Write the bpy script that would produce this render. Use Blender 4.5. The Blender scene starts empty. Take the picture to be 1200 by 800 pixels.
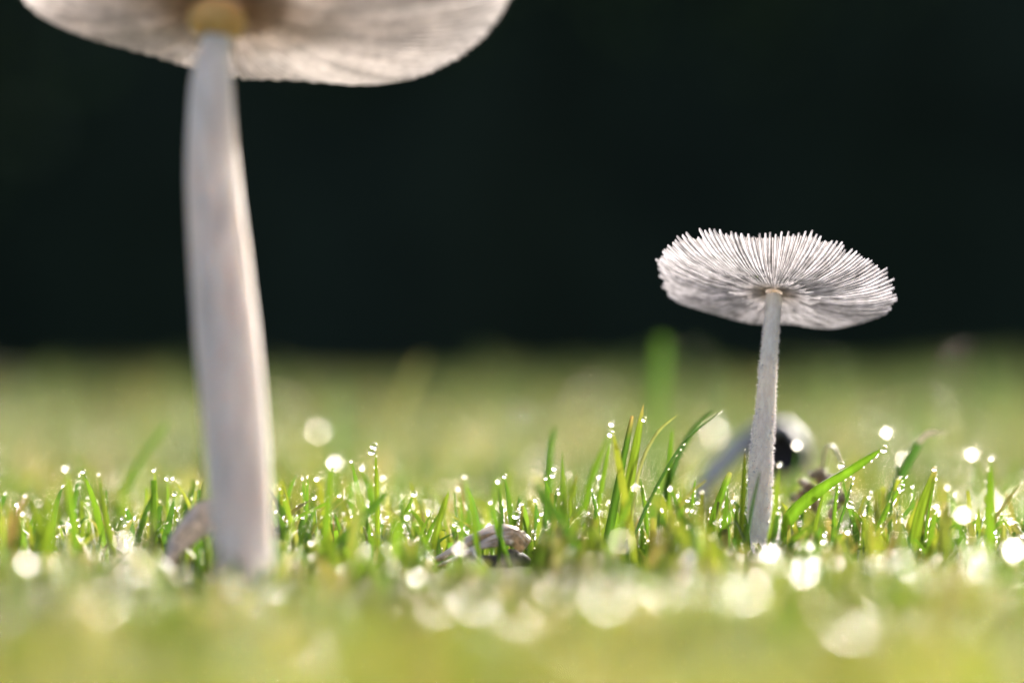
import bpy, bmesh, math, random
import numpy as np
from mathutils import Vector, Matrix, Quaternion
R = math.radians
random.seed(7); rng = np.random.default_rng(11)
S = bpy.context.scene

# ------------------------------------------------------------------ camera
HC = 0.0250                     # lens height above the soil, metres
D0 = 0.400                      # focus distance
PX = 0.0003                     # one photograph pixel, per metre of distance
PITCH = (456 - 400) * PX
cd = bpy.data.cameras.new('camera'); cam = bpy.data.objects.new('camera', cd)
S.collection.objects.link(cam)
cam.location = (0, 0, HC); cam.rotation_euler = (math.pi / 2 + PITCH, 0, 0)
cd.lens = 100; cd.sensor_width = 36; cd.sensor_fit = 'HORIZONTAL'
cd.clip_start = 0.005; cd.clip_end = 400
cd.dof.use_dof = True; cd.dof.focus_distance = D0; cd.dof.aperture_fstop = 6.6; cd.dof.aperture_blades = 0
S.camera = cam
# ------------------------------------------------------------------ light
SUN_AZ, SUN_EL = 23.0, 18.5
w = bpy.data.worlds.new('World'); S.world = w; w.use_nodes = True
nt = w.node_tree; bg = nt.nodes['Background']
sky = nt.nodes.new('ShaderNodeTexSky'); sky.sky_type = 'NISHITA'; sky.sun_disc = False
sky.sun_elevation = R(SUN_EL); sky.sun_rotation = R(SUN_AZ); sky.air_density = .4; sky.dust_density = 7.0; sky.ozone_density = .0
nt.links.new(sky.outputs[0], bg.inputs[0]); bg.inputs[1].default_value = 0.15
sd = bpy.data.lights.new('sun', 'SUN'); sd.energy = 2.95; sd.angle = R(0.53); sd.color = (1.0, 0.955, 0.89)
sun = bpy.data.objects.new('sun', sd); S.collection.objects.link(sun)
sdir = Vector((math.sin(R(SUN_AZ)) * math.cos(R(SUN_EL)), math.cos(R(SUN_AZ)) * math.cos(R(SUN_EL)), math.sin(R(SUN_EL))))
sun.location = sdir * 3 + Vector((0, .4, 0)); sun.rotation_euler = sdir.to_track_quat('Z', 'Y').to_euler()
S.view_settings.view_transform = 'Standard'; S.view_settings.look = 'None'
S.view_settings.gamma = 1.0; S.view_settings.exposure = 1.5; S.view_settings.use_curve_mapping = False
# ------------------------------------------------------------------ render settings
S.render.engine = 'CYCLES'; cy = S.cycles
cy.use_adaptive_sampling = False; cy.use_denoising = True
try:
    cy.denoiser = 'OPENIMAGEDENOISE'; cy.denoising_input_passes = 'RGB_ALBEDO_NORMAL'
except Exception: pass
cy.max_bounces = 9; cy.diffuse_bounces = 4; cy.glossy_bounces = 3; cy.transmission_bounces = 7
cy.caustics_refractive = True; cy.caustics_reflective = True; cy.blur_glossy = 0.0
cy.sample_clamp_direct = 0; cy.sample_clamp_indirect = 0

# ------------------------------------------------------------------ helpers
FW = Vector((0, math.cos(PITCH), math.sin(PITCH))); UP = Vector((0, -math.sin(PITCH), math.cos(PITCH)))
def P(px, py, d=D0):
    """the point of the place that stands at depth d on the photograph's pixel"""
    return Vector((0, 0, HC)) + d * (FW + (px - 600) * PX * Vector((1, 0, 0)) + (400 - py) * PX * UP)
def near(blur): return D0 / (1 + blur / 126.0)
def far(blur): return D0 / (1 - blur / 126.0)

def link(o, parent=None, label=None, cat=None, group=None, kind=None):
    S.collection.objects.link(o)
    if parent is not None: o.parent = parent
    if label: o['label'] = label
    if cat: o['category'] = cat
    if group: o['group'] = group
    if kind: o['kind'] = kind
    return o
def mesh_np(name, V, F, mats, tint=None, smooth=True):
    """V (n,3), F list or (m,k) array"""
    me = bpy.data.meshes.new(name)
    V = np.asarray(V, dtype=np.float32)
    if isinstance(F, np.ndarray):
        m, k = F.shape
        me.vertices.add(len(V)); me.vertices.foreach_set('co', V.ravel())
        me.loops.add(m * k); me.loops.foreach_set('vertex_index', F.astype(np.int32).ravel())
        me.polygons.add(m); me.polygons.foreach_set('loop_start', np.arange(0, m * k, k, dtype=np.int32))
        me.polygons.foreach_set('loop_total', np.full(m, k, dtype=np.int32))
        me.update(calc_edges=True)
    else:
        me.from_pydata(V.tolist(), [], F); me.update()
    if smooth: me.polygons.foreach_set('use_smooth', np.ones(len(me.polygons), dtype=bool))
    for m_ in (mats if isinstance(mats, (list, tuple)) else [mats]): me.materials.append(m_)
    if tint is not None:
        a = me.attributes.new('tint', 'FLOAT_COLOR', 'POINT')
        t = np.ones((len(V), 4), dtype=np.float32); t[:, :3] = tint
        a.data.foreach_set('color', t.ravel())
    return me
def empty(name, loc, **kw):
    o = bpy.data.objects.new(name, None); o.empty_display_size = 0.004; o.location = loc
    return link(o, **kw)
def catmull(pts, n):
    pts = [Vector(p) for p in pts]
    if len(pts) == 2: return [pts[0].lerp(pts[1], i / (n - 1)) for i in range(n)]
    q = [pts[0] * 2 - pts[1]] + pts + [pts[-1] * 2 - pts[-2]]
    out = []
    for i in range(n):
        t = i / (n - 1) * (len(pts) - 1); k = min(int(t), len(pts) - 2); t -= k
        a, b, c, d = q[k:k + 4]
        out.append(0.5 * ((2 * b) + (c - a) * t + (2 * a - 5 * b + 4 * c - d) * t * t + (3 * b - a - 3 * c + d) * t ** 3))
    return out
def interp(x, xs, ys): return float(np.interp(x, xs, ys))

# ------------------------------------------------------------------ materials
def mat(name):
    m = bpy.data.materials.new(name); m.use_nodes = True
    n = m.node_tree.nodes; n.clear()
    return m, n, m.node_tree.links
def tissue(name, trans=0.5, gloss=0.0, rough=0.35, scale=900, vary=0.25, tcol=(1, 1, 1), bump=0.0, bscale=2500, stretch=(1, 1, 1), base=None):
    """thin living tissue: part of the light comes back, part comes through"""
    m, n, l = mat(name)
    out = n.new('ShaderNodeOutputMaterial')
    if base is None:
        at = n.new('ShaderNodeAttribute'); at.attribute_name = 'tint'; col = at.outputs['Color']
    else:
        rgb = n.new('ShaderNodeRGB'); rgb.outputs[0].default_value = (*base, 1); col = rgb.outputs[0]
    tc = n.new('ShaderNodeTexCoord'); mp = n.new('ShaderNodeMapping'); mp.inputs['Scale'].default_value = stretch
    l.new(tc.outputs['Object'], mp.inputs['Vector'])
    nz = n.new('ShaderNodeTexNoise'); nz.inputs['Scale'].default_value = scale; nz.inputs['Detail'].default_value = 3
    l.new(mp.outputs[0], nz.inputs['Vector'])
    mr = n.new('ShaderNodeMapRange'); mr.inputs['From Min'].default_value = .3; mr.inputs['From Max'].default_value = .7
    mr.inputs['To Min'].default_value = 1 - vary; mr.inputs['To Max'].default_value = 1 + vary * .6
    l.new(nz.outputs[0], mr.inputs['Value'])
    mx = n.new('ShaderNodeVectorMath'); mx.operation = 'SCALE'
    l.new(col, mx.inputs[0]); l.new(mr.outputs[0], mx.inputs['Scale'])
    df = n.new('ShaderNodeBsdfDiffuse'); tr = n.new('ShaderNodeBsdfTranslucent')
    l.new(mx.outputs[0], df.inputs['Color'])
    tm = n.new('ShaderNodeVectorMath'); tm.operation = 'MULTIPLY'; tm.inputs[1].default_value = tcol
    l.new(mx.outputs[0], tm.inputs[0]); l.new(tm.outputs[0], tr.inputs['Color'])
    ms = n.new('ShaderNodeMixShader'); ms.inputs[0].default_value = trans
    l.new(df.outputs[0], ms.inputs[1]); l.new(tr.outputs[0], ms.inputs[2])
    last = ms.outputs[0]
    if bump:
        b2 = n.new('ShaderNodeTexNoise'); b2.inputs['Scale'].default_value = bscale
        l.new(mp.outputs[0], b2.inputs['Vector'])
        bp = n.new('ShaderNodeBump'); bp.inputs['Strength'].default_value = bump; bp.inputs['Distance'].default_value = 0.0003
        l.new(b2.outputs[0], bp.inputs['Height'])
        l.new(bp.outputs[0], df.inputs['Normal'])
    if gloss:
        fr = n.new('ShaderNodeFresnel'); fr.inputs['IOR'].default_value = 1.42
        mm = n.new('ShaderNodeMath'); mm.operation = 'MULTIPLY'; mm.inputs[1].default_value = gloss
        l.new(fr.outputs[0], mm.inputs[0])
        gl = n.new('ShaderNodeBsdfGlossy'); gl.inputs['Roughness'].default_value = rough
        m2 = n.new('ShaderNodeMixShader'); l.new(mm.outputs[0], m2.inputs[0]); l.new(last, m2.inputs[1]); l.new(gl.outputs[0], m2.inputs[2])
        last = m2.outputs[0]
    l.new(last, out.inputs['Surface'])
    return m
M_GRASS = tissue('grass_leaf', trans=.58, gloss=.45, rough=.34, scale=700, vary=.3, tcol=(1.22, 1.24, .75), stretch=(1, 1, .15))
M_STRAW = tissue('dry_tissue', trans=.35, gloss=.35, rough=.45, scale=1400, vary=.45, bump=.5)
M_MEMB = tissue('cap_membrane', trans=.72, gloss=.0, scale=1500, vary=.3)
M_GILL = tissue('gill_tissue', trans=.55, gloss=.0, scale=900, vary=.34)
M_FUZZ = tissue('stem_fuzz', trans=.5, base=(.86, .84, .86), vary=.1)
M_WOOD = tissue('wood_leaf', trans=.3, gloss=.2, rough=.5, scale=3, vary=.4)

def flesh(name, c1, c2, sss=.45, radius=.0016, stretch=(1, 1, .12), scale=900, rough=.6, bump=.35):
    m, n, l = mat(name)
    out = n.new('ShaderNodeOutputMaterial'); pr = n.new('ShaderNodeBsdfPrincipled'); l.new(pr.outputs[0], out.inputs[0])
    tc = n.new('ShaderNodeTexCoord'); mp = n.new('ShaderNodeMapping'); mp.inputs['Scale'].default_value = stretch
    l.new(tc.outputs['Object'], mp.inputs[0])
    nz = n.new('ShaderNodeTexNoise'); nz.inputs['Scale'].default_value = scale; nz.inputs['Detail'].default_value = 5
    l.new(mp.outputs[0], nz.inputs['Vector'])
    cr = n.new('ShaderNodeValToRGB'); cr.color_ramp.elements[0].position = .33; cr.color_ramp.elements[1].position = .66
    cr.color_ramp.elements[0].color = (*c1, 1); cr.color_ramp.elements[1].color = (*c2, 1)
    l.new(nz.outputs[0], cr.inputs[0]); l.new(cr.outputs[0], pr.inputs['Base Color'])
    pr.inputs['Roughness'].default_value = rough; pr.inputs['Specular IOR Level'].default_value = .3
    pr.inputs['Subsurface Weight'].default_value = sss; pr.inputs['Subsurface Radius'].default_value = (1, .93, .86)
    pr.inputs['Subsurface Scale'].default_value = radius
    bp = n.new('ShaderNodeBump'); bp.inputs['Strength'].default_value = bump; bp.inputs['Distance'].default_value = .0003
    l.new(nz.outputs[0], bp.inputs['Height']); l.new(bp.outputs[0], pr.inputs['Normal'])
    return m
M_STEM1 = flesh('tall_stem_flesh', (.75, .70, .66), (.91, .87, .85), sss=.9, radius=.0045)
M_STEM2 = flesh('small_stem_flesh', (.86, .79, .71), (.98, .93, .86), sss=.7, radius=.0018, scale=2200, stretch=(1, 1, .35), bump=.6)
M_COLLAR = flesh('ochre_collar', (.90, .52, .18), (.97, .66, .30), sss=.6, radius=.002)
M_OLD = flesh('withered_grey', (.36, .35, .38), (.58, .57, .61), sss=.2, radius=.001, scale=500)
M_BLACK = flesh('inky_black', (.012, .010, .016), (.05, .045, .06), sss=0, scale=800)

def water():
    m, n, l = mat('dew_water')
    out = n.new('ShaderNodeOutputMaterial'); g = n.new('ShaderNodeBsdfGlass')
    g.inputs['IOR'].default_value = 1.333; g.inputs['Roughness'].default_value = .18
    g.inputs['Color'].default_value = (1, 1, 1, 1)
    l.new(g.outputs[0], out.inputs[0]); return m
M_WATER = water()

def soil():
    m, n, l = mat('soil_and_thatch')
    out = n.new('ShaderNodeOutputMaterial'); pr = n.new('ShaderNodeBsdfPrincipled'); l.new(pr.outputs[0], out.inputs[0])
    tc = n.new('ShaderNodeTexCoord')
    a = n.new('ShaderNodeTexNoise'); a.inputs['Scale'].default_value = 220; a.inputs['Detail'].default_value = 8
    l.new(tc.outputs['Object'], a.inputs['Vector'])
    cr = n.new('ShaderNodeValToRGB'); e = cr.color_ramp.elements
    e[0].position = .35; e[0].color = (.03, .035, .012, 1); e[1].position = .62; e[1].color = (.12, .13, .045, 1)
    x = e.new(.5); x.color = (.06, .07, .022, 1)
    l.new(a.outputs[0], cr.inputs[0]); l.new(cr.outputs[0], pr.inputs['Base Color'])
    pr.inputs['Roughness'].default_value = .9
    return m
M_SOIL = soil()

# ------------------------------------------------------------------ ground: one sheet to the horizon, finer near the lens
def ground():
    ys = np.concatenate([np.linspace(-.4, 1.2, 120), np.geomspace(1.25, 260, 40)])
    xs = np.concatenate([-np.geomspace(150, .65, 26), np.linspace(-.6, .6, 110), np.geomspace(.65, 150, 26)])
    X, Y = np.meshgrid(xs, ys)
    Z = ground_z(X, Y)
    V = np.stack([X, Y, Z], -1).reshape(-1, 3)
    nx, ny = len(xs), len(ys)
    i = np.arange(nx * ny).reshape(ny, nx)
    F = np.stack([i[:-1, :-1], i[:-1, 1:], i[1:, 1:], i[1:, :-1]], -1).reshape(-1, 4)
    o = bpy.data.objects.new('ground', mesh_np('ground', V, F, M_SOIL))
    return link(o, kind='structure', label='dark soil and thatch under the dewy lawn', cat='ground')
def ground_z(X, Y):
    X = np.asarray(X, float); Y = np.asarray(Y, float)
    k = np.clip(1.6 - Y, 0, 1)
    return k * .0009 * (np.sin(X * 61 + Y * 37) + np.sin(X * -43 + Y * 71 + 1) + .7 * np.sin(X * 150 + 2) * np.sin(Y * 133)) - .0012 * (1 - k)
ground()

# ------------------------------------------------------------------ the wood: a far dark mass, one lumpy body under thousands of leaves
def wood():
    rg = np.random.default_rng(3)
    # inner body: a long lumpy bank
    nx, nz = 160, 26
    V = []; 
    for j in range(nz):
        t = j / (nz - 1)
        for i in range(nx):
            x = -26 + 60 * i / (nx - 1)
            top = 2.75 + .35 * math.sin(x * .9) + .25 * math.sin(x * 2.3 + 1) + .12 * math.sin(x * 5.1)
            a = t * math.pi
            y = 13.4 - 1.5 * math.cos(a) + .02 * x + .25 * math.sin(x * 1.7 + t * 6) + .15 * math.sin(x * 4.1 - t * 9)
            z = -.1 + top * math.sin(a) ** .55 * (1 - .04 * math.sin(x * 3 + t * 7))
            V.append((x, y, z))
    i = np.arange(nx * nz).reshape(nz, nx)
    F = np.stack([i[:-1, :-1], i[:-1, 1:], i[1:, 1:], i[1:, :-1]], -1).reshape(-1, 4)
    V = np.array(V); Fi = [tuple(f) for f in F]
    nb = len(V)
    # leaves in clumps over the body
    n = 42000
    cl = rg.integers(0, 900, n)
    cx = rg.uniform(-25, 33, 900); ca = rg.uniform(.05, .85, 900) * math.pi
    ctop = 2.75 + .35 * np.sin(cx * .9) + .25 * np.sin(cx * 2.3 + 1)
    C = np.stack([cx, 13.4 - 1.6 * np.cos(ca) + .02 * cx, ctop * np.sin(ca) ** .55 * 1.02], -1)
    p = C[cl] + rg.normal(0, .17, (n, 3)); p[:, 2] = np.maximum(p[:, 2], .02)
    d1 = rg.normal(0, 1, (n, 3)); d1 /= np.linalg.norm(d1, axis=1)[:, None]
    d2 = np.cross(d1, rg.normal(0, 1, (n, 3))); d2 /= np.linalg.norm(d2, axis=1)[:, None]
    L = rg.uniform(.04, .085, n)[:, None]
    q = np.stack([p - d1 * L, p + d2 * L * .45, p + d1 * L, p - d2 * L * .45], 1).reshape(-1, 3)
    F2 = (np.arange(n * 4).reshape(-1, 4) + nb)
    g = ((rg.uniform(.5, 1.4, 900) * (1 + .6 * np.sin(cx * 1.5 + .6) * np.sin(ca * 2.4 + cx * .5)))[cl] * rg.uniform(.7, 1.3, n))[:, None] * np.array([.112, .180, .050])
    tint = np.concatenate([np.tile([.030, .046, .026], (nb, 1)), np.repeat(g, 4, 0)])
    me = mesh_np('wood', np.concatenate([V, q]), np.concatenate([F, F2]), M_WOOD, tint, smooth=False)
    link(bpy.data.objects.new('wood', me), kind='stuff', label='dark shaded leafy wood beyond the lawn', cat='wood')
wood()

# ------------------------------------------------------------------ grass
def blade_arrays(root, tip, bend, width, yaw, K, tint0, tint1, blunt):
    """vectorised blades: root,tip,bend (n,3); returns V,F,T. V-folded cross section of three points"""
    n = len(root)
    t = np.linspace(0, 1, K + 1)[None, :, None]
    c = (1 - t) ** 2 * root[:, None] + 2 * t * (1 - t) * bend[:, None] + t * t * tip[:, None]
    side = np.stack([np.cos(yaw), np.sin(yaw), np.zeros(n)], -1)[:, None]
    fold = np.stack([-np.sin(yaw), np.cos(yaw), np.zeros(n)], -1)[:, None]
    prof = np.interp(t[0, :, 0], [0, .25, .6, .85, 1], [.65, 1, .95, .62, 0])[None, :, None]
    prof = np.maximum(prof, (blunt[:, None, None]) * .62)
    w = width[:, None, None] * .5 * prof
    V = np.stack([c - side * w, c + fold * w * .55, c + side * w], 2)      # n,K+1,3,3
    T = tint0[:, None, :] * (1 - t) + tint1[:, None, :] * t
    T = np.repeat(T[:, :, None, :], 3, 2)
    i = np.arange((K + 1) * 3).reshape(K + 1, 3)
    f = np.concatenate([np.stack([i[:-1, a], i[:-1, a + 1], i[1:, a + 1], i[1:, a]], -1) for a in (0, 1)], 0).reshape(-1, 4)
    F = (np.arange(n)[:, None, None] * ((K + 1) * 3) + f[None]).reshape(-1, 4)
    return V.reshape(-1, 3), F, T.reshape(-1, 3)

GREEN = np.array([[.070, .150, .016], [.095, .175, .018], [.050, .115, .020], [.125, .190, .022], [.17, .20, .028]])
STRAW = np.array([[.34, .27, .11], [.42, .36, .20], [.26, .19, .08]])
beads = []          # (position, radius) of the small dew, gathered while the blades are laid
def lay(n, dmin, dmax, hfun, wmm, K, name_seed, power=1.0, straw=.10, margin=.05, xr=None, tilt=.35, green=None, clump=False):
    rg = np.random.default_rng(name_seed)
    u = rg.uniform(0, 1, n); d = dmin * (dmax / dmin) ** u if power == 'log' else dmin + (dmax - dmin) * u ** power
    half = .5 * .36 * d * 1.25 + margin
    x = rg.uniform(-1, 1, n) * half
    if xr is not None: x = rg.uniform(xr[0], xr[1], n)
    # tufts: pull the roots a little towards tuft centres
    x += .0016 * np.sin(d * 900 + x * 700); y = d + .0016 * np.cos(x * 800)
    h = hfun(d, rg, n)
    if clump:   # the turf grows in tufts: taller and shorter patches
        q_ = np.sin(x * 210 + 3 * np.sin(d * 95)) * np.sin(d * 160 + x * 60) + .6 * np.sin(x * 480 + d * 330 + 1.7)
        h = h * np.clip(.80 + .26 * q_ + .13 * np.sin(x * 75 - 1.2), .42, 1.35)
    ang = rg.uniform(0, 2 * math.pi, n); lean = np.abs(rg.normal(0, tilt, n))
    root = np.stack([x, y, ground_z(x, y) - .0006], -1)
    off = np.stack([np.cos(ang), np.sin(ang), np.zeros(n)], -1) * (h * lean)[:, None]
    tip = root + off + np.stack([0 * h, 0 * h, h], -1)
    bend = root + off * rg.uniform(-.1, .35, n)[:, None] + np.stack([0 * h, 0 * h, h * rg.uniform(.45, .85, n)], -1)
    yaw = rg.uniform(-1.2, 1.2, n)
    gi = GREEN if green is None else green
    c = gi[rg.integers(0, len(gi), n)] * rg.uniform(.75, 1.25, (n, 1))
    s = rg.uniform(0, 1, n) < straw
    c[s] = STRAW[rg.integers(0, 3, s.sum())] * rg.uniform(.7, 1.2, (s.sum(), 1))
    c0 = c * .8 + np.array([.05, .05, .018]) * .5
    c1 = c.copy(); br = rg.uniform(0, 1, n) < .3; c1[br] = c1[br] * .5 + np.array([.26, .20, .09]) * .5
    wd = wmm * .001 * rg.uniform(.55, 1.35, n)
    blunt = (rg.uniform(0, 1, n) < .45).astype(float)
    return (root, tip, bend, wd, yaw, K, c0, c1, blunt)

def near_h(d, rg, n):
    hm = HC - 256 * PX * d
    hm = np.clip(hm, .0045, .0150)
    return hm * rg.uniform(.45, 1.0, n)
def low_h(d, rg, n): return rg.uniform(.0025, .0065, n)
def mid_h(d, rg, n): return .0055 + .0105 * rg.beta(1.4, 3.0, n)
def tall_h(d, rg, n): return rg.uniform(.017, .033, n) * np.clip(.9 + .12 * d, .9, 1.25)
SAGE = np.array([[.085, .135, .072], [.105, .145, .080], [.070, .120, .066], [.125, .150, .085]])  # greyed, bluish greens: dew sheen of the lawn behind is put into the colour
def crisp_h(d, rg, n): return .0060 + .0085 * rg.beta(1.5, 2.2, n)
def far_h(d, rg, n): return .007 + .009 * rg.beta(1.6, 2.6, n)
sets = {
 'front': lay(1000, .20, .345, near_h, 1.5, 6, 28, straw=.12, margin=.02, green=np.array([[.06, .13, .02], [.10, .17, .025], [.15, .19, .03], [.045, .10, .02]])),
 'near':  lay(560, .095, .22, near_h, 1.9, 5, 21, straw=.16, margin=.02, green=np.array([[.12, .18, .035], [.17, .19, .04], [.15, .18, .035], [.20, .19, .05], [.10, .165, .03]])),
 'low':   lay(7000, .27, .62, low_h, 1.1, 4, 22, straw=.07, margin=.02, tilt=.6),
 'mid':   lay(2700, .352, .62, mid_h, 1.2, 7, 23, straw=.04, margin=.03, clump=True),
 'crisp': lay(650, .383, .420, crisp_h, .85, 8, 27, straw=.03, margin=.01, tilt=.26, clump=True),
 'back':  lay(9000, .60, 1.7, far_h, 2.0, 4, 24, straw=.08, margin=.15, green=SAGE),
 'far':   lay(26000, 1.6, 9.5, far_h, 5.0, 3, 25, power=1.3, straw=.07, margin=.5, green=SAGE),
 'tall':  lay(170, .60, 2.2, tall_h, 2.4, 7, 46, power='log', straw=.0, margin=.05, green=SAGE, tilt=.2),
}

def bare(a, zones):
    """thin the turf where fallen things lie: zones (px0, px1, py_top, depth0, depth1)"""
    root, tip = a[0], a[1]; keep = np.ones(len(root), bool)
    dep = tip[:, 1]; px = 600 + tip[:, 0] / dep / PX; py = 456 + (HC - tip[:, 2]) / dep / PX
    for (x0, x1, yt, d0, d1) in zones: keep &= ~((px > x0) & (px < x1) & (py < yt) & (root[:, 1] > d0) & (root[:, 1] < d1))
    return tuple(v[keep] if isinstance(v, np.ndarray) else v for v in a)
ZONES = [(492, 634, 650, .345, .396), (190, 248, 690, .30, .373), (930, 992, 612, .34, .424), (868, 912, 632, .33, .402), (905, 1040, 600, .34, .402), (800, 960, 560, .40, .50), (700, 760, 640, .33, .40), (1060, 1100, 630, .34, .397)]
for k_ in ('near', 'front', 'low', 'mid', 'crisp'): sets[k_] = bare(sets[k_], ZONES)
def tufts():
    """longer unmown tufts out on the lawn, their tips above the mown level"""
    rg = np.random.default_rng(77); rt = []; tp = []
    for (px, py, d) in [(70,436,2.3),(185,428,1.9),(330,440,2.0),(565,424,1.6),(640,440,2.2),(700,430,2.0),(808,420,1.5),(950,424,1.5),(1010,438,2.2),(1090,426,1.8),(1145,414,1.4),(1190,424,1.7)]:
        top = P(px, py, d)
        for _ in range(16):
            x = top.x + rg.normal(0, .010 * d); y = d + rg.normal(0, .02)
            z0 = float(ground_z(x, y)) - .0006
            rt.append((x, y, z0)); tp.append((x + rg.normal(0, .006), y + rg.normal(0, .006), z0 + (top.z - z0) * rg.uniform(.55, 1.0)))
    rt = np.array(rt); tp = np.array(tp); n = len(rt)
    bend = rt * .4 + tp * .6 + rg.normal(0, .002, rt.shape); bend[:, 2] = rt[:, 2] * .3 + tp[:, 2] * .7
    c = SAGE[rg.integers(0, 4, n)] * rg.uniform(.8, 1.2, (n, 1))
    return (rt, tp, bend, .003 * rg.uniform(.7, 1.4, n), rg.uniform(-1, 1, n), 6, c, c, np.zeros(n))
sets['tuft'] = tufts()
# blades that carry a chosen drop are added to this list: (root, tip, width)
carriers = []
# ------------------------------------------------------------------ chosen dew drops (photograph pixel, depth, radius mm)
ball = None
def ico(sub):
    bm = bmesh.new(); bmesh.ops.create_icosphere(bm, subdivisions=sub, radius=1.0)
    me = bpy.data.meshes.new('dew_drop'); bm.to_mesh(me); bm.free()
    me.polygons.foreach_set('use_smooth', np.ones(len(me.polygons), dtype=bool)); me.materials.append(M_WATER)
    return me
BALL = ico(3)
def drop(px, py, d, rmm, label, group=None, carrier=True, sq=.95):
    p = P(px, py, d); r = rmm * .001
    o = bpy.data.objects.new('dew_drop', BALL); o.location = p
    o.scale = (r, r, r * sq); o.rotation_euler = (random.uniform(-.3, .3), random.uniform(-.3, .3), 0)
    link(o, label=label, cat='dew drop', group=group)
    if carrier:
        tip = p - Vector((0, 0, r * .8)) + Vector((random.uniform(-.2, .2) * r, r * .3, 0))
        gx = p.x + random.uniform(-.004, .004); gy = p.y + random.uniform(0, .004)
        carriers.append((Vector((gx, gy, float(ground_z(gx, gy)) - .0005)), tip, random.uniform(.7, 1.3)))
    return o
# large pale discs in front of the plane of focus: fat drops low in the near turf
NEAR_DISCS = [(715,695,68),(1000,725,76),(612,712,72),(880,688,60),(515,705,56),(685,752,52),(162,660,50),(127,702,66),(392,746,66),
 (945,668,38),(950,760,58),(1140,671,27),(1163,700,20),(35,656,32),(1075,758,48),(490,672,26),(148,630,26),(118,657,22),(215,670,30),
 (770,690,40),(640,690,30),(560,700,60),(800,740,44),(870,765,70),(620,770,80),(330,690,30),(700,770,60),(1020,770,60),(1130,600,22),
 (730,630,30),(675,715,36),(905,645,24),(1060,650,26),(1190,640,30),(540,640,18),(660,755,44)]
FAR_DISCS = [(375,503,34),(840,505,40),(105,585,62),(395,540,22),(700,600,34),(1040,505,16),(1060,535,20),(1140,530,18),(1165,585,26),(935,520,14),
 (1150,470,92),(1140,440,104),(1010,500,90),(60,500,84),(180,480,96),(330,480,84),(565,460,100),(460,540,70),(650,560,36),(700,470,90),(1090,480,76),(150,560,40),
 (415,575,20),(435,595,24),(590,590,16),(300,560,66),(960,440,96),(805,440,100)]
def place(x):
    return ('at the foot of the tall mushroom' if x < 340 else 'in front of the collapsed mushroom' if x < 660 else
            'in front of the tall broad blade' if x < 840 else 'at the foot of the small mushroom' if x < 1035 else 'between the broad glowing blade and the twig')
for (x, y, b) in NEAR_DISCS:
    drop(x, y, near(b), random.uniform(.8, 1.0) * (.50 + b / 140), 'fat dew drop low in the turf ' + place(x), 'fat drops in the near turf')
for (x, y, b) in FAR_DISCS:
    d = far(b)
    drop(x, y, d, random.uniform(.8, 1.1) * (.40 + b / 62), 'blurred dew drop on the lawn behind ' + ('the tall mushroom' if x < 420 else 'the crowded clump' if x < 800 else 'the small mushroom'), 'drops on the lawn behind')
# sparkling drops about the plane of focus
def spark(x):
    return 'sparkling dew drop on a blade tip ' + ('beside the tall mushroom' if x < 345 else 'around the lone straight blade' if x < 500 else 'above the collapsed mushroom' if x < 636 else
        'in the crowded clump by the tall broad blade' if x < 850 else 'around the small mushroom stem' if x < 1045 else 'around the broad glowing blade')
for (x, y, rm) in [(78,548,.5),(98,552,.42),(116,555,.5),(181,550,.42),(240,605,.5),(372,560,.45),(355,560,.45),(388,542,.5),(412,540,.5),(425,547,.42),
 (537,572,.4),(584,563,.42),(545,558,.36),(548,592,.36),(640,560,.4),(717,496,.75),(716,508,.6),(650,590,.4),(690,600,.38),(704,600,.42),(610,590,.55),(628,585,.4),
 (667,555,.4),(655,577,.4),(745,570,.4),(800,600,.36),(812,598,.36),(822,610,.36),(840,611,.4),(760,632,.38),(748,610,.34),(860,585,.6),(948,640,.5),(914,544,.5),(985,545,.5),
 (1111,570,.42),(1098,592,.42),(1107,610,.36),(1128,640,.42),(1092,640,.45),(1060,625,.5),(1050,640,.42),(1187,630,.4),(1168,628,.4),(1175,592,.5),(1162,536,.55),(1100,600,.36),
 (575,588,.36),(503,600,.4),(478,605,.42),(466,630,.36),(450,608,.36),(365,610,.4),(340,640,.4),(310,600,.36),(60,600,.36),(20,590,.4),(8,610,.36),(205,578,.45),(196,560,.4)]:
    drop(x, y, D0 + random.uniform(-.03, .035), rm * random.uniform(.4, .85), spark(x), 'sparkling drops in the sharp grass')

ns = len(carriers)
def carrier_set():
    rg = np.random.default_rng(5)
    root = np.array([c[0] for c in carriers]); tip = np.array([c[1] for c in carriers])
    wd = np.array([c[2] for c in carriers]) * .0011
    bend = root * .45 + tip * .55 + rg.normal(0, .0006, root.shape)
    c = GREEN[rg.integers(0, 5, len(root))]
    return (root, tip, bend, wd, rg.uniform(-1, 1, len(root)), 6, c, c, np.zeros(len(root)))
sets['carry'] = carrier_set()
VV, FF, TT = [], [], []; base = 0
for k, a in sets.items():
    V, F, T = blade_arrays(*a); VV.append(V); FF.append(F + base); TT.append(T); base += len(V)
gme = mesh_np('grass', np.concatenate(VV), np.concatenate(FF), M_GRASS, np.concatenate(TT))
link(bpy.data.objects.new('grass', gme), kind='stuff', label='short dewy mown lawn grass lit from behind', cat='grass')

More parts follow.
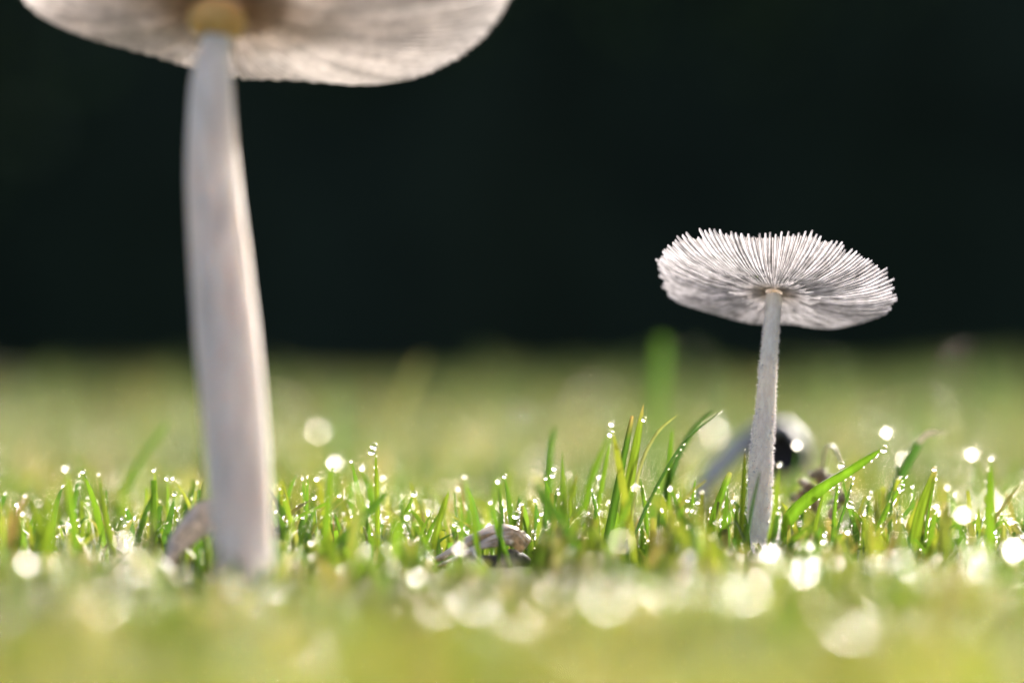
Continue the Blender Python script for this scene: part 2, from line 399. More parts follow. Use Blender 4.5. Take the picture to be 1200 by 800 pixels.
# small dew: rows of beads up the edges of the short blades and single drops on tips
def scatter_beads():
    rg = np.random.default_rng(31); pts = []; rad = []
    for key, share, rows, r0, r1 in (('low', .28, 3, .08, .22), ('mid', .45, 8, .07, .18), ('near', .14, 3, .12, .32), ('front', .22, 4, .10, .26), ('carry', .5, 6, .08, .18), ('crisp', .75, 11, .06, .15), ('back', .14, 2, .15, .4)):
        root, tip, bend, wd, yaw = sets[key][:5]
        n = len(root); pick = np.nonzero(rg.uniform(0, 1, n) < share)[0]
        for i in pick:
            sgn = rg.choice([-1, 1])
            sx, sy = math.cos(yaw[i]), math.sin(yaw[i])
            for t in np.sort(rg.uniform(.25, 1.0, rows)):
                c = (1 - t) ** 2 * root[i] + 2 * t * (1 - t) * bend[i] + t * t * tip[i]
                ww = wd[i] * .5 * np.interp(t, [0, .25, .6, .85, 1], [.65, 1, .95, .62, 0])
                r = rg.uniform(r0, r1) * .001
                pts.append((c[0] + sgn * sx * ww, c[1] + sgn * sy * ww - r * .4, c[2])); rad.append(r)
            if rg.uniform() < .5:
                r = rg.uniform(r1, r1 * 2.0) * .001
                pts.append((tip[i][0], tip[i][1] - r * .5, tip[i][2] + r * .3)); rad.append(r)
    return np.array(pts), np.array(rad)
bp_, br_ = scatter_beads()

# ------------------------------------------------------------------ chosen blades of grass, each a thing of its own
def hero_blade(pts, w0, label, col, dist=None, yaw=0.0, fold=.5, tipcol=None, prof=None, group=None, K=14, dew=0, name='grass_blade', mtl=None):
    """pts: (px, py, depth) from root to tip; w0: width in mm"""
    global bp_, br_
    cs = catmull([P(*p) for p in pts], K + 1)
    col = np.array(col); V = []; T = []
    prof = prof or ([0, .15, .5, .8, .93, 1], [.7, .95, 1, .75, .42, .04])
    tc = np.array(tipcol if tipcol is not None else col)
    extra = []
    for i, c in enumerate(cs):
        t = i / K
        tg = (cs[min(i + 1, K)] - cs[max(i - 1, 0)]).normalized()
        a = yaw + .25 * math.sin(t * 2.5)
        s = Vector((math.cos(a), math.sin(a), 0)); s = (s - tg * s.dot(tg)).normalized()
        f = tg.cross(s).normalized()
        if f.y < 0: f = -f
        w = w0 * .0005 * interp(t, *prof)
        ring = [c - s * w, c - s * w * .5 + f * w * fold * .6, c + f * w * fold, c + s * w * .5 + f * w * fold * .6, c + s * w]
        V += ring
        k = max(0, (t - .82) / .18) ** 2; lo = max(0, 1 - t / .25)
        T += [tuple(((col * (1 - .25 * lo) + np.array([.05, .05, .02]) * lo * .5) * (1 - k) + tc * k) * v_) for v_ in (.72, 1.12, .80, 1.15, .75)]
        # midrib slightly paler
        if dew and t > .12:
            for e in (-1, 1):
                for q in range(dew):
                    if random.random() < .75:
                        jit = tg * (random.uniform(-.5, .5) * (cs[1] - cs[0]).length)
                        extra.append((c + s * (w * e) + jit - f * .0001, random.uniform(.07, .15) * .001))
    F = []
    for i in range(K):
        for j in range(4): F.append((i * 5 + j, i * 5 + j + 1, i * 5 + 6 + j, i * 5 + 5 + j))
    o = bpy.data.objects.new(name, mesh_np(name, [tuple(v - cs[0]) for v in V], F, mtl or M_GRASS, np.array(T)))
    o.location = cs[0]
    if extra:
        bp_ = np.concatenate([bp_, np.array([tuple(e[0]) for e in extra])]); br_ = np.concatenate([br_, np.array([e[1] for e in extra])])
    return link(o, label=label, cat='grass blade', group=group)
G1, G2, G3, G4 = (.085, .17, .015), (.055, .125, .018), (.13, .20, .02), (.035, .085, .02)
BR = (.30, .21, .10)
hero_blade([(706,668,.40),(722,580,.40),(741,487,.401)], 1.75, 'tall broad upright green blade with a nibbled pale tip', G2, yaw=.5, tipcol=BR, prof=([0,.2,.6,.9,1],[.9,1,.85,.6,.35]))
hero_blade([(722,664,.398),(737,570,.398),(754,474,.399)], 1.45, 'bright yellow-green blade standing against the tall broad blade', G3, yaw=-.2, tipcol=BR)
hero_blade([(735,655,.402),(747,560,.402),(768,510,.403),(796,484,.404)], .62, 'thin pale blade arching out beside the tall broad blade', (.20,.22,.09), yaw=.3)
hero_blade([(734,652,.397),(762,585,.397),(800,520,.398),(842,484,.40)], .85, 'slender dark blade bowed towards the small mushroom', G4, yaw=.7, dew=1)
hero_blade([(768,640,.42),(785,560,.42),(808,510,.421),(836,480,.422)], 1.3, 'soft dark blade leaning just behind the slender bowed blade', G4, yaw=.4)
hero_blade([(781,650,.42),(783,570,.42),(788,500,.42)], 1.0, 'straight bright blade standing behind the slender bowed blade', G1, yaw=.1)
hero_blade([(868,632,.394),(871,580,.394),(873,530,.394)], .75, 'short bright blade with brown tip touching the small mushroom stem', G3, tipcol=BR, dew=1)
hero_blade([(875,634,.385),(881,595,.385),(891,550,.386)], .75, 'short dark blade standing across the small mushroom stem', G4, yaw=.6, tipcol=(.12,.07,.03))
hero_blade([(904,632,.394),(908,600,.394),(912,563,.395)], .7, 'stubby yellowish blade with brown tip hugging the small mushroom stem', G3, tipcol=BR)
hero_blade([(905,645,.385),(909,620,.385),(912,602,.385)], 1.0, 'little rounded dewy leaf at the foot of the small mushroom', G2, dew=2, prof=([0,.3,.8,1],[.7,1,.9,.4]))
hero_blade([(828,650,.397),(838,600,.397),(856,553,.398)], 1.3, 'short upright blade with pale cut tip beside the bowed blade', G1, yaw=.2, tipcol=(.3,.3,.12), prof=([0,.3,.9,1],[.8,1,.85,.5]))
hero_blade([(842,655,.395),(849,610,.395),(853,572,.396)], .75, 'thin dewy companion blade of the short cut blade', G1, yaw=-.4, dew=1)
hero_blade([(808,640,.40),(810,600,.40),(815,560,.40)], .55, 'thin short blade carrying a clear drop at its tip', G1, dew=1)
hero_blade([(912,668,.402),(922,612,.401),(958,576,.400),(1000,549,.399),(1035,525,.399)], 2.6, 'wide bright green blade arching up with a drop at its tip', G1, yaw=.15, fold=.75, prof=([0,.2,.45,.75,.92,1],[.55,.8,1,.72,.35,.05]), K=22, dew=1)
hero_blade([(965,660,.40),(985,610,.40),(1000,560,.40)], .6, 'thin dark blade rising under the wide arching blade', G2, yaw=.4, dew=1)
hero_blade([(975,655,.405),(978,600,.405),(983,560,.406)], .65, 'thin upright blade crossing behind the wide arching blade', G1, dew=1)
hero_blade([(950,660,.405),(955,620,.405),(965,575,.406)], .7, 'yellowish thin blade in the clump below the wide arching blade', G3)
hero_blade([(930,655,.41),(940,600,.41),(944,575,.41)], .7, 'short green blade deep in the clump below the wide arching blade', G2)
hero_blade([(1022,640,.427),(1045,580,.427),(1076,518,.428)], 1.9, 'soft dark stout blade with a pale bent dry end', G4, yaw=.3, prof=([0,.3,.8,1],[.8,1,.95,.8]))
hero_blade([(1075,520,.428),(1088,508,.428),(1112,506,.429)], .9, 'pale dry curled end on the soft dark stout blade', (.42,.38,.28), K=8, mtl=M_STRAW)
hero_blade([(1022,655,.398),(1034,608,.398),(1061,560,.399)], 1.15, 'dew-beaded blade with rows of pearls along both edges', G1, yaw=.3, dew=3)
hero_blade([(1062,690,.396),(1076,610,.396),(1097,548,.397)], 1.75, 'broad glowing yellow-green blade with a ragged tip', G3, yaw=.0, fold=.3, tipcol=BR, prof=([0,.3,.7,.93,1],[.75,1,.85,.5,.15]))
hero_blade([(1080,665,.398),(1088,600,.398),(1097,552,.398)], .7, 'thin green blade joined to the broad glowing blade', G1, yaw=.5, dew=2)
hero_blade([(1150,660,.41),(1165,610,.41),(1196,566,.411)], 1.0, 'brownish-green leaning blade with drops near the twig', (.10,.10,.035), yaw=.4, dew=1)
hero_blade([(690,690,.362),(668,630,.361),(640,585,.36),(624,560,.36)], 1.5, 'soft dark blade slanting across the clump with a pale cut tip', G2, yaw=.2, tipcol=(.6,.55,.42), prof=([0,.3,.85,1],[.8,1,.9,.8]))
hero_blade([(640,660,.432),(642,580,.432),(644,530,.432),(651,498,.433)], 1.5, 'soft upright blade bent over at its tip', G2, yaw=.3)
hero_blade([(676,650,.425),(690,570,.425),(714,508,.426)], 1.2, 'soft leaning blade carrying two stacked drops', G1, yaw=.2)
hero_blade([(657,650,.41),(659,590,.41),(659,528,.41)], .6, 'thin upright blade in the crowded clump', G1)
hero_blade([(665,655,.415),(668,600,.415),(676,556,.416)], .9, 'short yellow-green blade in the crowded clump', G3, tipcol=BR)
hero_blade([(597,640,.45),(597,590,.45),(597,540,.45)], .7, 'faint thin blade standing behind the withered leaf', G3)
hero_blade([(443,660,.40),(442,590,.40),(440,530,.40)], .75, 'lone straight blade topped by twin dew drops', G3, dew=1)
hero_blade([(352,690,.372),(395,640,.375),(428,604,.377),(457,573,.379)], 1.45, 'long dark pointed blade slanting over the pale stalks', G2, yaw=.2)
hero_blade([(462,665,.40),(470,620,.40),(484,580,.40)], .8, 'short blade with one drop beside the withered leaf', G1, dew=1)
hero_blade([(502,668,.393),(512,620,.393),(526,574,.394)], 1.05, 'bright blade rising in front of the withered leaf', G3, yaw=.2)
hero_blade([(494,660,.397),(503,625,.397),(517,598,.398)], .65, 'small blade tucked against the bright blade', G1, dew=1)
hero_blade([(560,625,.40),(548,615,.40),(529,604,.40)], .35, 'thin yellow wisp leaning over the withered leaf', (.22,.22,.04))
hero_blade([(590,650,.396),(589,620,.396),(589,590,.396)], .5, 'thin dew-studded blade rising from the withered leaf', G2, dew=3)
hero_blade([(80,650,.385),(84,610,.386),(93,558,.387)], .9, 'dewy slender blade standing near two pale drops', G2, dew=2)
hero_blade([(160,650,.39),(166,615,.39),(181,575,.391)], .9, 'beaded blade leaning beside the tall mushroom', G2, yaw=.3, dew=2)
hero_blade([(135,670,.392),(170,640,.392),(196,612,.392)], .7, 'low beaded blade lying under the leaning beaded blade', G1, dew=2)
hero_blade([(50,670,.35),(58,620,.35),(60,575,.35)], 1.5, 'soft broad bright blade apart from the tall mushroom', G3)
hero_blade([(215,640,.43),(222,600,.43),(228,570,.43)], 2.2, 'soft broad dark green leaf beside the tall mushroom stem', (.03,.085,.01), prof=([0,.3,.7,1],[.8,1,.9,.3]))
hero_blade([(140,600,.46),(165,540,.46),(200,490,.461)], 1.1, 'long faint blade leaning towards the tall mushroom stem', G2, yaw=.2)
hero_blade([(768,640,.58),(769,520,.58),(776,396,.581)], 3.0, 'very tall soft blade standing high above the lawn', (.055,.115,.022), prof=([0,.3,.8,.95,1],[.8,1,.95,.9,.6]))
hero_blade([(330,690,.385),(352,640,.385),(365,600,.386)], .9, 'dewy blade between the tall mushroom and the lone blade', G1, dew=2)
hero_blade([(310,700,.375),(330,650,.376),(345,610,.377)], .8, 'thin yellow-green blade close to the tall mushroom stem', G3, dew=2)
hero_blade([(420,660,.40),(428,625,.40),(432,595,.40)], .6, 'thin blade beside the lone straight blade', G1, dew=2)
hero_blade([(760,650,.405),(757,600,.405),(750,560,.405)], .7, 'thin upright blade at the back of the tall broad blade', G1, dew=2)
hero_blade([(700,655,.404),(700,610,.404),(694,575,.404)], .7, 'thin beaded blade at the foot of the tall broad blade', G2, dew=2)
hero_blade([(1110,660,.395),(1108,620,.395),(1114,585,.395)], .9, 'short blade between the broad glowing blade and the leaning one', G1, dew=2)

def build_beads():
    bm = bmesh.new(); bmesh.ops.create_icosphere(bm, subdivisions=1, radius=1.0)
    bv = np.array([v.co for v in bm.verts]); bf = np.array([[v.index for v in f.verts] for f in bm.faces]); bm.free()
    n = len(bp_)
    V = (bp_[:, None, :] + bv[None] * br_[:, None, None]).reshape(-1, 3)
    F = (np.arange(n)[:, None, None] * len(bv) + bf[None]).reshape(-1, 3)
    link(bpy.data.objects.new('dew_beads', mesh_np('dew_beads', V, F, M_WATER)), kind='stuff', label='countless tiny dew beads strung along the grass', cat='dew')

# ------------------------------------------------------------------ drops hanging on the chosen blades
for a in [(1036,526,.398,.55,'clear drop hanging from the tip of the wide arching blade'),(1056,571,.397,.55,'clear round drop on the dew-beaded blade'),
          (1095,549,.396,.35,'tiny drop on the ragged tip of the broad glowing blade'),(438,522,.399,.5,'upper drop of the pair topping the lone straight blade'),
          (436,529,.398,.5,'lower drop of the pair topping the lone straight blade'),(486,578,.399,.42,'drop on the tip of the short blade by the withered leaf'),
          (755,491,.397,.4,'small drop at the tip of the tall broad blade'),(806,585,.398,.38,'clear drop on the thin short blade'),
          (987,544,.402,.45,'drop hanging below the arched dry stalk'),(996,591,.40,.5,'clear drop on the clump below the wide arching blade'),
          (650,548,.41,.4,'upper clear drop of the crowded clump'),(648,556,.41,.42,'lower clear drop of the crowded clump'),
          (605,603,.395,.6,'big clear drop resting beside the withered leaf')]:
    drop(a[0], a[1], a[2], a[3], a[4], carrier=False)

# ------------------------------------------------------------------ mushrooms
def tube(path, rad, seg=28, flat=None):
    """closed tapered tube along points; rad list; returns V,F"""
    V = []; F = []; n = len(path)
    for i, c in enumerate(path):
        tg = (path[min(i + 1, n - 1)] - path[max(i - 1, 0)]).normalized()
        s = Vector((1, 0, 0)); s = (s - tg * s.dot(tg)).normalized(); f = tg.cross(s)
        for j in range(seg):
            a = 2 * math.pi * j / seg
            k = 1 + (flat(a, i / (n - 1)) if flat else 0)
            V.append(c + (s * math.cos(a) + f * math.sin(a)) * rad[i] * k)
    for i in range(n - 1):
        for j in range(seg):
            a, b = i * seg + j, i * seg + (j + 1) % seg
            F.append((a, b, b + seg, a + seg))
    F.append(tuple(range(seg))[::-1]); F.append(tuple(range((n - 1) * seg, n * seg)))
    return V, F
def mushroom(name, label, base, apex, stem_px, axis, Rc, N, lift, depth, wave, M_stem, gill_col, memb_col, seed, bead_fuzz=0, collar=None, flat=None, teeth=.03, notch=None, ecc=0.0, furrow=.10, solid=2):
    rg = random.Random(seed)
    root = empty(name, base, label=label, cat='mushroom', group='ribbed mushrooms on the lawn')
    # stem
    pts = [p for p, _ in stem_px]; rr = [r for _, r in stem_px]
    n = 40; path = catmull(pts, n); rad = [interp(i / (n - 1) * (len(rr) - 1), range(len(rr)), rr) for i in range(n)]
    V, F = tube([p - base for p in path], rad, 40, flat)
    link(bpy.data.objects.new('stem', mesh_np('stem', [tuple(v) for v in V], F, M_stem)), parent=root)
    # cap frame
    q = Vector((0, 0, 1)).rotation_difference(Vector(axis).normalized())
    A = apex - base
    def W(r, phi, z): return A + q @ Vector((r * math.cos(phi), r * math.sin(phi), z))
    def rim(phi):
        k = 1 + ecc * math.cos(phi) + wave[0] * math.sin(2 * phi + wave[1]) + wave[2] * math.sin(5 * phi + wave[3]) + .008 * math.sin(11 * phi + seed)
        if notch:
            for (p0, w0, a0) in notch:
                d = math.atan2(math.sin(phi - p0), math.cos(phi - p0)); k += a0 * math.exp(-(d / w0) ** 2)
        return Rc * k
    def ztop(u, phi):
        return Rc * (interp(u, [0, .12, .3, .6, .85, 1.0, 1.1], lift) + .035 * u * u * math.sin(3 * phi + seed) + .02 * u * u * math.sin(7 * phi + 1.3 * seed))
    def dep(u): return Rc * interp(u, [0, .08, .18, .35, .6, .85, 1, 1.1], depth)
    # membrane with pleats
    short_i = 9; NA = N * 4; NR = 22; V = []; T = []
    for i in range(NR + 1):
        u = .02 + .98 * i / NR
        for j in range(NA):
            phi = 2 * math.pi * j / NA; r = rim(phi) * u
            pl = .010 * Rc * u * math.cos(N * phi)
            V.append(tuple(W(r * (1 - (.018 if math.cos(N * phi) < -.3 and i == NR else 0)), phi, ztop(u, phi) + pl)))
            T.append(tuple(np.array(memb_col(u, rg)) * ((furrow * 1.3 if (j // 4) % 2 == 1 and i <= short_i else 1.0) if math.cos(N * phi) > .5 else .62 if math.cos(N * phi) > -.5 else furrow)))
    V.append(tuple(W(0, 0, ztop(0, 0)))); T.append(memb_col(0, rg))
    F = []
    for i in range(NR):
        for j in range(NA):
            a, b = i * NA + j, i * NA + (j + 1) % NA
            if i < solid or j % 4 in (1, 2) or (((j + 1) // 4) % 2 == 1 and i < short_i): F.append((a, b, b + NA, a + NA))
    for j in range(NA): F.append((len(V) - 1, (j + 1) % NA, j))
    cap = link(bpy.data.objects.new('cap', mesh_np('cap', V, F, M_MEMB, np.array(T))), parent=root)
    # gills, one by one
    K = 9
    for g in range(N):
        phi0 = 2 * math.pi * g / N + rg.uniform(-.22, .22) / N * 2
        sw = rg.uniform(-.010, .010); tooth = rg.uniform(0, teeth); dk = rg.uniform(.82, 1.12); tn = rg.uniform(.8, 1.08); bowl = rg.uniform(.8, 1.25)
        V = []; T = []; rg_short = rg.uniform(.22, .42)
        for i in range(K + 1):
            u0 = .075 if g % 2 == 0 else rg_short
            u = u0 + (1 - u0 + tooth) * (i / K)
            phi = phi0 + sw * math.sin(u * 4 + g)
            r = rim(phi0) * u
            wv = min(.275 * 2 * math.pi * r / N * (1 if g % 2 else interp(u, [.3, .5], [1.65, 1])),   .00022 * Rc / .0167) * (1 if i < K else .55)
            zt = ztop(u, phi) + .0003 * Rc; zb = zt - dep(u) * dk - .004 * Rc * (1 if i < K else .4)
            dphi = wv / r
            cgu = gill_col(u, rg)
            for (dp, z) in ((-dphi, zt), (-dphi * .8, zb), (dphi * .8, zb), (dphi, zt)):
                V.append(tuple(W(r, phi + dp, z)))
            c = np.array(cgu) * tn
            T += [tuple(c * .75), tuple(c), tuple(c), tuple(c * .75)]
        F = []
        for i in range(K):
            for j in range(3): F.append((i * 4 + j, i * 4 + j + 1, i * 4 + 5 + j, i * 4 + 4 + j))
        F.append((K * 4, K * 4 + 1, K * 4 + 2, K * 4 + 3))
        link(bpy.data.objects.new('gill', mesh_np('gill', V, F, M_GILL, np.array(T), smooth=False)), parent=cap)
    if collar:
        cr, ch, cz = collar; V = []; F = []; seg = 36; prof = [(0, -1), (.55, -.92), (.88, -.6), (1, -.1), (.95, .4), (.75, .8), (.4, 1.0), (0, 1.0)]
        for (a, b) in prof:
            for j in range(seg):
                ph = 2 * math.pi * j / seg
                V.append(tuple(W(max(a, .01) * cr * (1 + .03 * math.sin(ph * 3)), ph, cz + b * ch)))
        for i in range(len(prof) - 1):
            for j in range(seg):
                a, b = i * seg + j, i * seg + (j + 1) % seg; F.append((a, b, b + seg, a + seg))
        link(bpy.data.objects.new('collar', mesh_np('collar', V, F, M_COLLAR)), parent=cap)
    if bead_fuzz:
        V = []; F = []
        for k in range(bead_fuzz):
            t = rg.random() * .985
            if rg.random() > 1.2 - t: continue
            i = min(int(t * (n - 1)), n - 2); fr = t * (n - 1) - i
            c = path[i].lerp(path[i + 1], fr) - base; r = rad[i]
            a = rg.uniform(0, 2 * math.pi); nrm = Vector((math.cos(a), math.sin(a), rg.uniform(-.35, .35))).normalized()
            s = nrm.cross(Vector((0, 0, 1))).normalized(); f = nrm.cross(s)
            p = c + Vector((nrm.x, nrm.y, 0)).normalized() * r * .97
            L = rg.uniform(.00014, .00052) * (1.2 - .5 * t); b = rg.uniform(.00005, .0001)
            k0 = len(V); V += [tuple(p + s * b), tuple(p - s * .5 * b + f * .87 * b), tuple(p - s * .5 * b - f * .87 * b), tuple(p + nrm * L + s * rg.uniform(-1, 1) * L * .5 + f * rg.uniform(-1, 1) * L * .5)]
            F += [(k0, k0 + 1, k0 + 3), (k0 + 1, k0 + 2, k0 + 3), (k0 + 2, k0, k0 + 3)]
        link(bpy.data.objects.new('stem_fuzz', mesh_np('stem_fuzz', V, F, M_FUZZ, smooth=False)), parent=root, kind='stuff')
    return root

# the small sharp mushroom
DS = D0; mm = .001
st = [((890,676),13.5),((890,640),14),((891,560),14.5),((894,515),12.8),((897,480),11.6),((901,420),10.2),((904,385),9.3),((906,362),8.6),((906.5,347),9.4)]
st = [(P(a[0], a[1], DS + .0012 * i), r * PX * DS) for i, (a, r) in enumerate(st)]
apex = P(907, 341, DS + .0012 * 8)
def gcol2(u, rg):
    k = rg.uniform(.8, 1.05); a = np.array([.72, .71, .76]); 
    if rg.random() < .10: k *= .55
    b = np.array([.55, .47, .38]); t = max(0, 1 - u / .28)
    return tuple((a * (1 - t) + b * t) * k)
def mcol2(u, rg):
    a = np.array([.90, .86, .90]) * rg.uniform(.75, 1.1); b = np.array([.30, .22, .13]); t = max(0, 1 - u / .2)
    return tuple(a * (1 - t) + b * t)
ax = Vector((math.sin(R(8)), math.sin(R(22.5)), math.cos(R(23))))
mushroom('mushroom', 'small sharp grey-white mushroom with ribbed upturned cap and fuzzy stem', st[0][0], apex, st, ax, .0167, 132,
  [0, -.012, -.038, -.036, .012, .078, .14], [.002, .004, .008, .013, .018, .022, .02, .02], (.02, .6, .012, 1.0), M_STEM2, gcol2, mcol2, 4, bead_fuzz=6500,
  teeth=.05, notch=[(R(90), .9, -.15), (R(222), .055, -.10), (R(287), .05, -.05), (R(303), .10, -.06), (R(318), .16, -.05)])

# the tall soft mushroom in front
DL = .343
sl = [((287,722),31),((286,700),32),((281,600),35),((274,500),36.5),((265,400),36.5),((256,300),34),((248,200),30),((247,100),24),((251,60),17),((254,40),19),((255,26),21)]
sl = [(P(a[0], a[1], DL + .001 * i), r * PX * DL) for i, (a, r) in enumerate(sl)]
apexL = P(256, 6, DL + .009)
def gcol1(u, rg):
    k = rg.uniform(.85, 1.05); a = np.array([.92, .87, .85]); b = np.array([.50, .34, .20]); t = max(0, 1 - u / .42)
    return tuple((a * (1 - t) + b * t) * k)
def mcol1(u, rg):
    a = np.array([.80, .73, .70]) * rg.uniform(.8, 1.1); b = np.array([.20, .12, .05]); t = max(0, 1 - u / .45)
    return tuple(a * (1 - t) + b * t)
axL = Vector((math.sin(R(3)), math.sin(R(22)), math.cos(R(22))))
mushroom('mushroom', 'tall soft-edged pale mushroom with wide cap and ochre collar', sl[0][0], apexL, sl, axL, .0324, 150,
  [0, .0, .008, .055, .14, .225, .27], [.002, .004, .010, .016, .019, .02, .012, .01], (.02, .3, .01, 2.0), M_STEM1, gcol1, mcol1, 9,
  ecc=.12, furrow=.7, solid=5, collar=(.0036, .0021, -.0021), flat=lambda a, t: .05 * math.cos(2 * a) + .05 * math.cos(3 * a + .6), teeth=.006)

# ------------------------------------------------------------------ the toppled inky mushroom behind the small one
DB = .50
root = empty('toppled_mushroom', P(815, 590, DB), label='toppled grey mushroom with black gills behind the small mushroom stem', cat='mushroom')
b0 = root.location.copy()
path = catmull([P(806,600,DB), P(835,556,DB), P(868,522,DB+.003), P(905,496,DB+.006)], 24)
V, F = tube([p - b0 for p in path], [.0017 + .0004 * math.sin(i) * .3 for i in range(24)], 20)
link(bpy.data.objects.new('stem', mesh_np('stem', [tuple(v) for v in V], F, M_OLD)), parent=root)
def bell(center, axis, Rr, H, m, thick, name, parent, wob):
    q = Vector((0, 0, 1)).rotation_difference(Vector(axis).normalized()); V = []; F = []; seg = 48
    prof = [(0.02, 1), (.35, .96), (.65, .8), (.85, .55), (.97, .25), (1.0, 0), (1 - thick, 0), (.82, .22), (.66, .45), (.4, .66), (.02, .74)]
    for k, (a, b) in enumerate(prof):
        for j in range(seg):
            ph = 2 * math.pi * j / seg; w_ = 1 + wob * math.sin(3 * ph + 1) * a + wob * .6 * math.sin(7 * ph) * a + .03 * math.cos(24 * ph) * a
            V.append(tuple(center + q @ Vector((a * Rr * w_ * math.cos(ph), a * Rr * w_ * math.sin(ph), b * H * (1 - .1 * wob * math.sin(2 * ph))))))
    for i in range(len(prof) - 1):
        for j in range(seg):
            a, b = i * seg + j, i * seg + (j + 1) % seg; F.append((a, b, b + seg, a + seg))
    me = mesh_np(name, V, F, [M_OLD, M_BLACK] if m == 0 else m)
    for p in me.polygons:
        if p.index >= 6 * seg: p.material_index = 1
    return link(bpy.data.objects.new(name, me), parent=parent)
bell(P(912,530,DB+.004) - b0, (.30, .80, .50), .0054, .0060, 0, .1, 'cap', root, .08)

# ------------------------------------------------------------------ withered things lying in the grass
def ribbon(pts, widths, thick, mtl, name, label=None, cat=None, parent=None, curl=0.0, twist=0.0, col=(.42, .34, .22), ribs=6, group=None, seed=1, loc=None, side=None):
    """curled dry ribbon with real thickness and lengthwise ribs"""
    rg = random.Random(seed); n = 36; cs = catmull(pts, n); m = 13; V = []; T = []; F = []
    o0 = loc if loc is not None else cs[0]
    for lay_ in (0, 1):
        for i, c in enumerate(cs):
            t = i / (n - 1); tg = (cs[min(i + 1, n - 1)] - cs[max(i - 1, 0)]).normalized()
            s = Vector(side or (.15, 1, .0)); s = (s - tg * s.dot(tg)).normalized(); f = tg.cross(s); f = -f if f.z < 0 else f
            a = twist * t; s, f = s * math.cos(a) + f * math.sin(a), f * math.cos(a) - s * math.sin(a)
            w_ = interp(t * (len(widths) - 1), range(len(widths)), widths)
            for j in range(m):
                v = -1 + 2 * j / (m - 1)
                z = -curl * w_ * v * v + .045 * w_ * math.cos(v * math.pi * ribs + 1) + .05 * w_ * math.sin(t * 17 + v * 3 + seed)
                V.append(tuple(c + s * v * w_ * (1 - .12 * curl) + f * (z - lay_ * thick) - o0))
                k = .8 + .3 * math.sin(j * 2.1 + seed) * math.cos(t * 9 + j) * .5 + rg.uniform(-.12, .12)
                T.append(tuple(np.array(col) * k))
    N_ = n * m
    for i in range(n - 1):
        for j in range(m - 1):
            a = i * m + j; F.append((a, a + 1, a + m + 1, a + m)); F.append((N_ + a, N_ + a + m, N_ + a + m + 1, N_ + a + 1))
        for j in (0, m - 1):
            a = i * m + j; F.append((a, a + m, N_ + a + m, N_ + a))
    for i in (0, n - 1):
        for j in range(m - 1):
            a = i * m + j; F.append((a, a + 1, N_ + a + 1, N_ + a))
    ob = bpy.data.objects.new(name, mesh_np(name, V, F, mtl, np.array(T))); 
    if parent is None: ob.location = o0
    return link(ob, parent=parent, label=label, cat=cat, group=group)
DW = .394
root = empty('collapsed_mushroom', P(560, 668, DW), label='collapsed pale tan mushroom cap folded over a black inside, lying in the grass', cat='mushroom')
b0 = root.location.copy()
ribbon([P(503,656,DW), P(530,640,DW), P(556,624,DW), P(582,615,DW+.001), P(606,618,DW+.002), P(622,632,DW+.003)], [.0010, .0016, .0019, .0020, .0018, .0012], .00028, M_STRAW, 'upper_fold', parent=root, curl=.5, twist=.25, col=(.78,.55,.33), ribs=5, seed=3, loc=b0)
ribbon([P(515,660,DW-.003), P(548,644,DW-.003), P(575,632,DW-.0025), P(600,628,DW-.002), P(616,642,DW-.001)], [.0006, .0011, .0014, .0014, .0009], .00022, M_STRAW, 'lower_fold', parent=root, curl=.2, twist=1.2, col=(.80,.63,.43), ribs=4, seed=5, loc=b0)
ribbon([P(545,647,DW-.002), P(572,652,DW-.003), P(600,648,DW-.002), P(622,660,DW)], [.0010, .0017, .0018, .0010], .0003, M_BLACK, 'dark_inside', parent=root, curl=.6, twist=1.0, ribs=5, seed=8, loc=b0)
ribbon([P(553,640,DW-.004), P(562,652,DW-.0045), P(574,664,DW-.004)], [.0004, .0007, .0004], .0002, M_OLD, 'torn_strip', parent=root, curl=.3, ribs=2, seed=9, loc=b0)
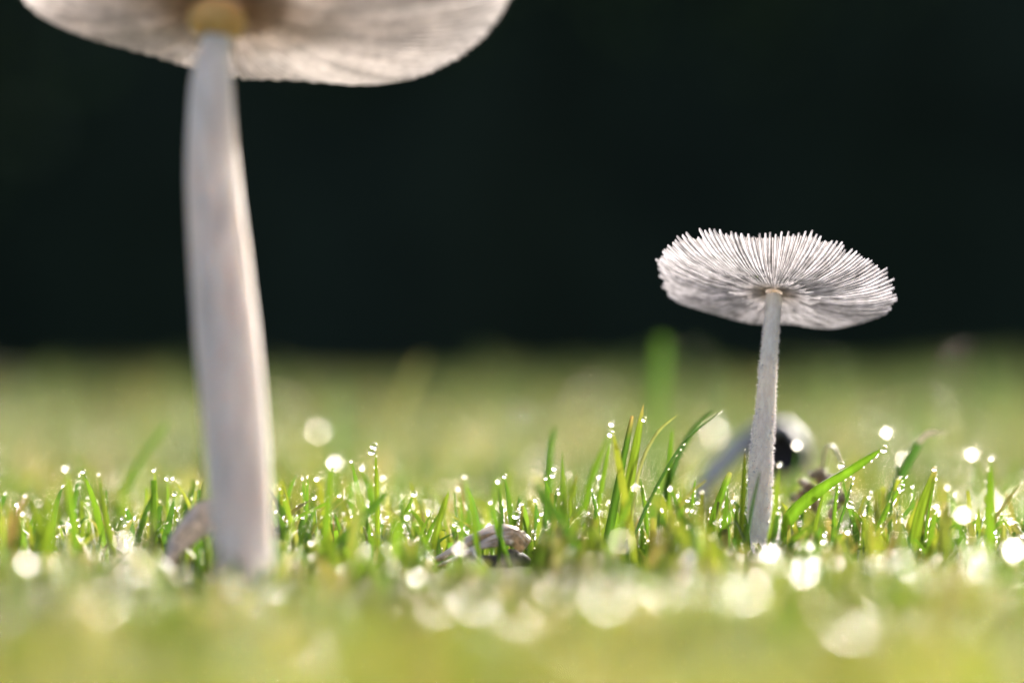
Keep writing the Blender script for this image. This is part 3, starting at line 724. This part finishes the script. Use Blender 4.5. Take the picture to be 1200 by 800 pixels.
ribbon([P(415,672,.388), P(450,668,.389), P(490,664,.39), P(522,660,.391)], [.0006, .0008, .0007, .0004], .0002, M_STRAW, 'dry_stalk', 'flat orange-brown dry stalk running into the collapsed cap', 'dry stalk', curl=.3, col=(.40,.22,.07), seed=12)
ribbon([P(186,672,.368), P(204,632,.369), P(236,604,.37), P(272,602,.372), P(304,618,.374)], [.0012, .0020, .0024, .0023, .0015], .0003, M_STRAW, 'withered_leaf', 'soft pale brown withered leaf arching behind the tall mushroom stem', 'dry leaf', curl=.5, twist=.3, col=(.74,.65,.56), seed=14, side=(.1, .55, .8))
ribbon([P(962,600,.424), P(962,560,.424), P(966,526,.425), P(977,522,.425), P(986,540,.425), P(990,560,.425)], [.0005, .0005, .0006, .0006, .0005, .0003], .0002, M_STRAW, 'dry_stalk', 'pale dry stalk bent over like a hook behind the wide arching blade', 'dry stalk', curl=.3, col=(.46,.38,.24), seed=16)
root = empty('withered_sprig', P(958, 600, .42), label='crumpled brown withered sprig beside the small mushroom', cat='dry sprig')
b0 = root.location.copy()
for k in range(13):
    rg = random.Random(100 + k); x, y = rg.uniform(936, 978), rg.uniform(552, 600); d = .42 + rg.uniform(-.006, .006)
    pts = [P(x + rg.uniform(-16, 16), y + rg.uniform(-14, 14), d + rg.uniform(-.002, .002)) for _ in range(4)]
    wd = rg.uniform(.0004, .0010)
    ribbon(pts, [wd * .4, wd, wd * .8, wd * .3], .00018, M_STRAW, 'shrivelled_leaf', parent=root, curl=.6, twist=rg.uniform(-2, 2), col=rg.choice([(.46,.28,.14), (.60,.45,.28), (.32,.19,.10), (.70,.60,.46)]), seed=k, loc=b0, side=(.6, .5, .6))
twig = empty('twig', P(1195, 655, .39), label='tiny forked brown twig poking from the turf', cat='twig'); b0 = twig.location.copy()
for k, pp in enumerate([[(1206,640),(1194,648),(1179,655)], [(1206,643),(1196,655),(1189,664)]]):
    path = catmull([P(x, y, .39) for x, y in pp], 10); V, F = tube([p - b0 for p in path], [.00022 - .00012 * i / 9 for i in range(10)], 8)
    link(bpy.data.objects.new('fork', mesh_np('fork', [tuple(v) for v in V], F, M_STRAW, np.tile([.12, .07, .04], (len(V), 1)))), parent=twig)
build_beads()
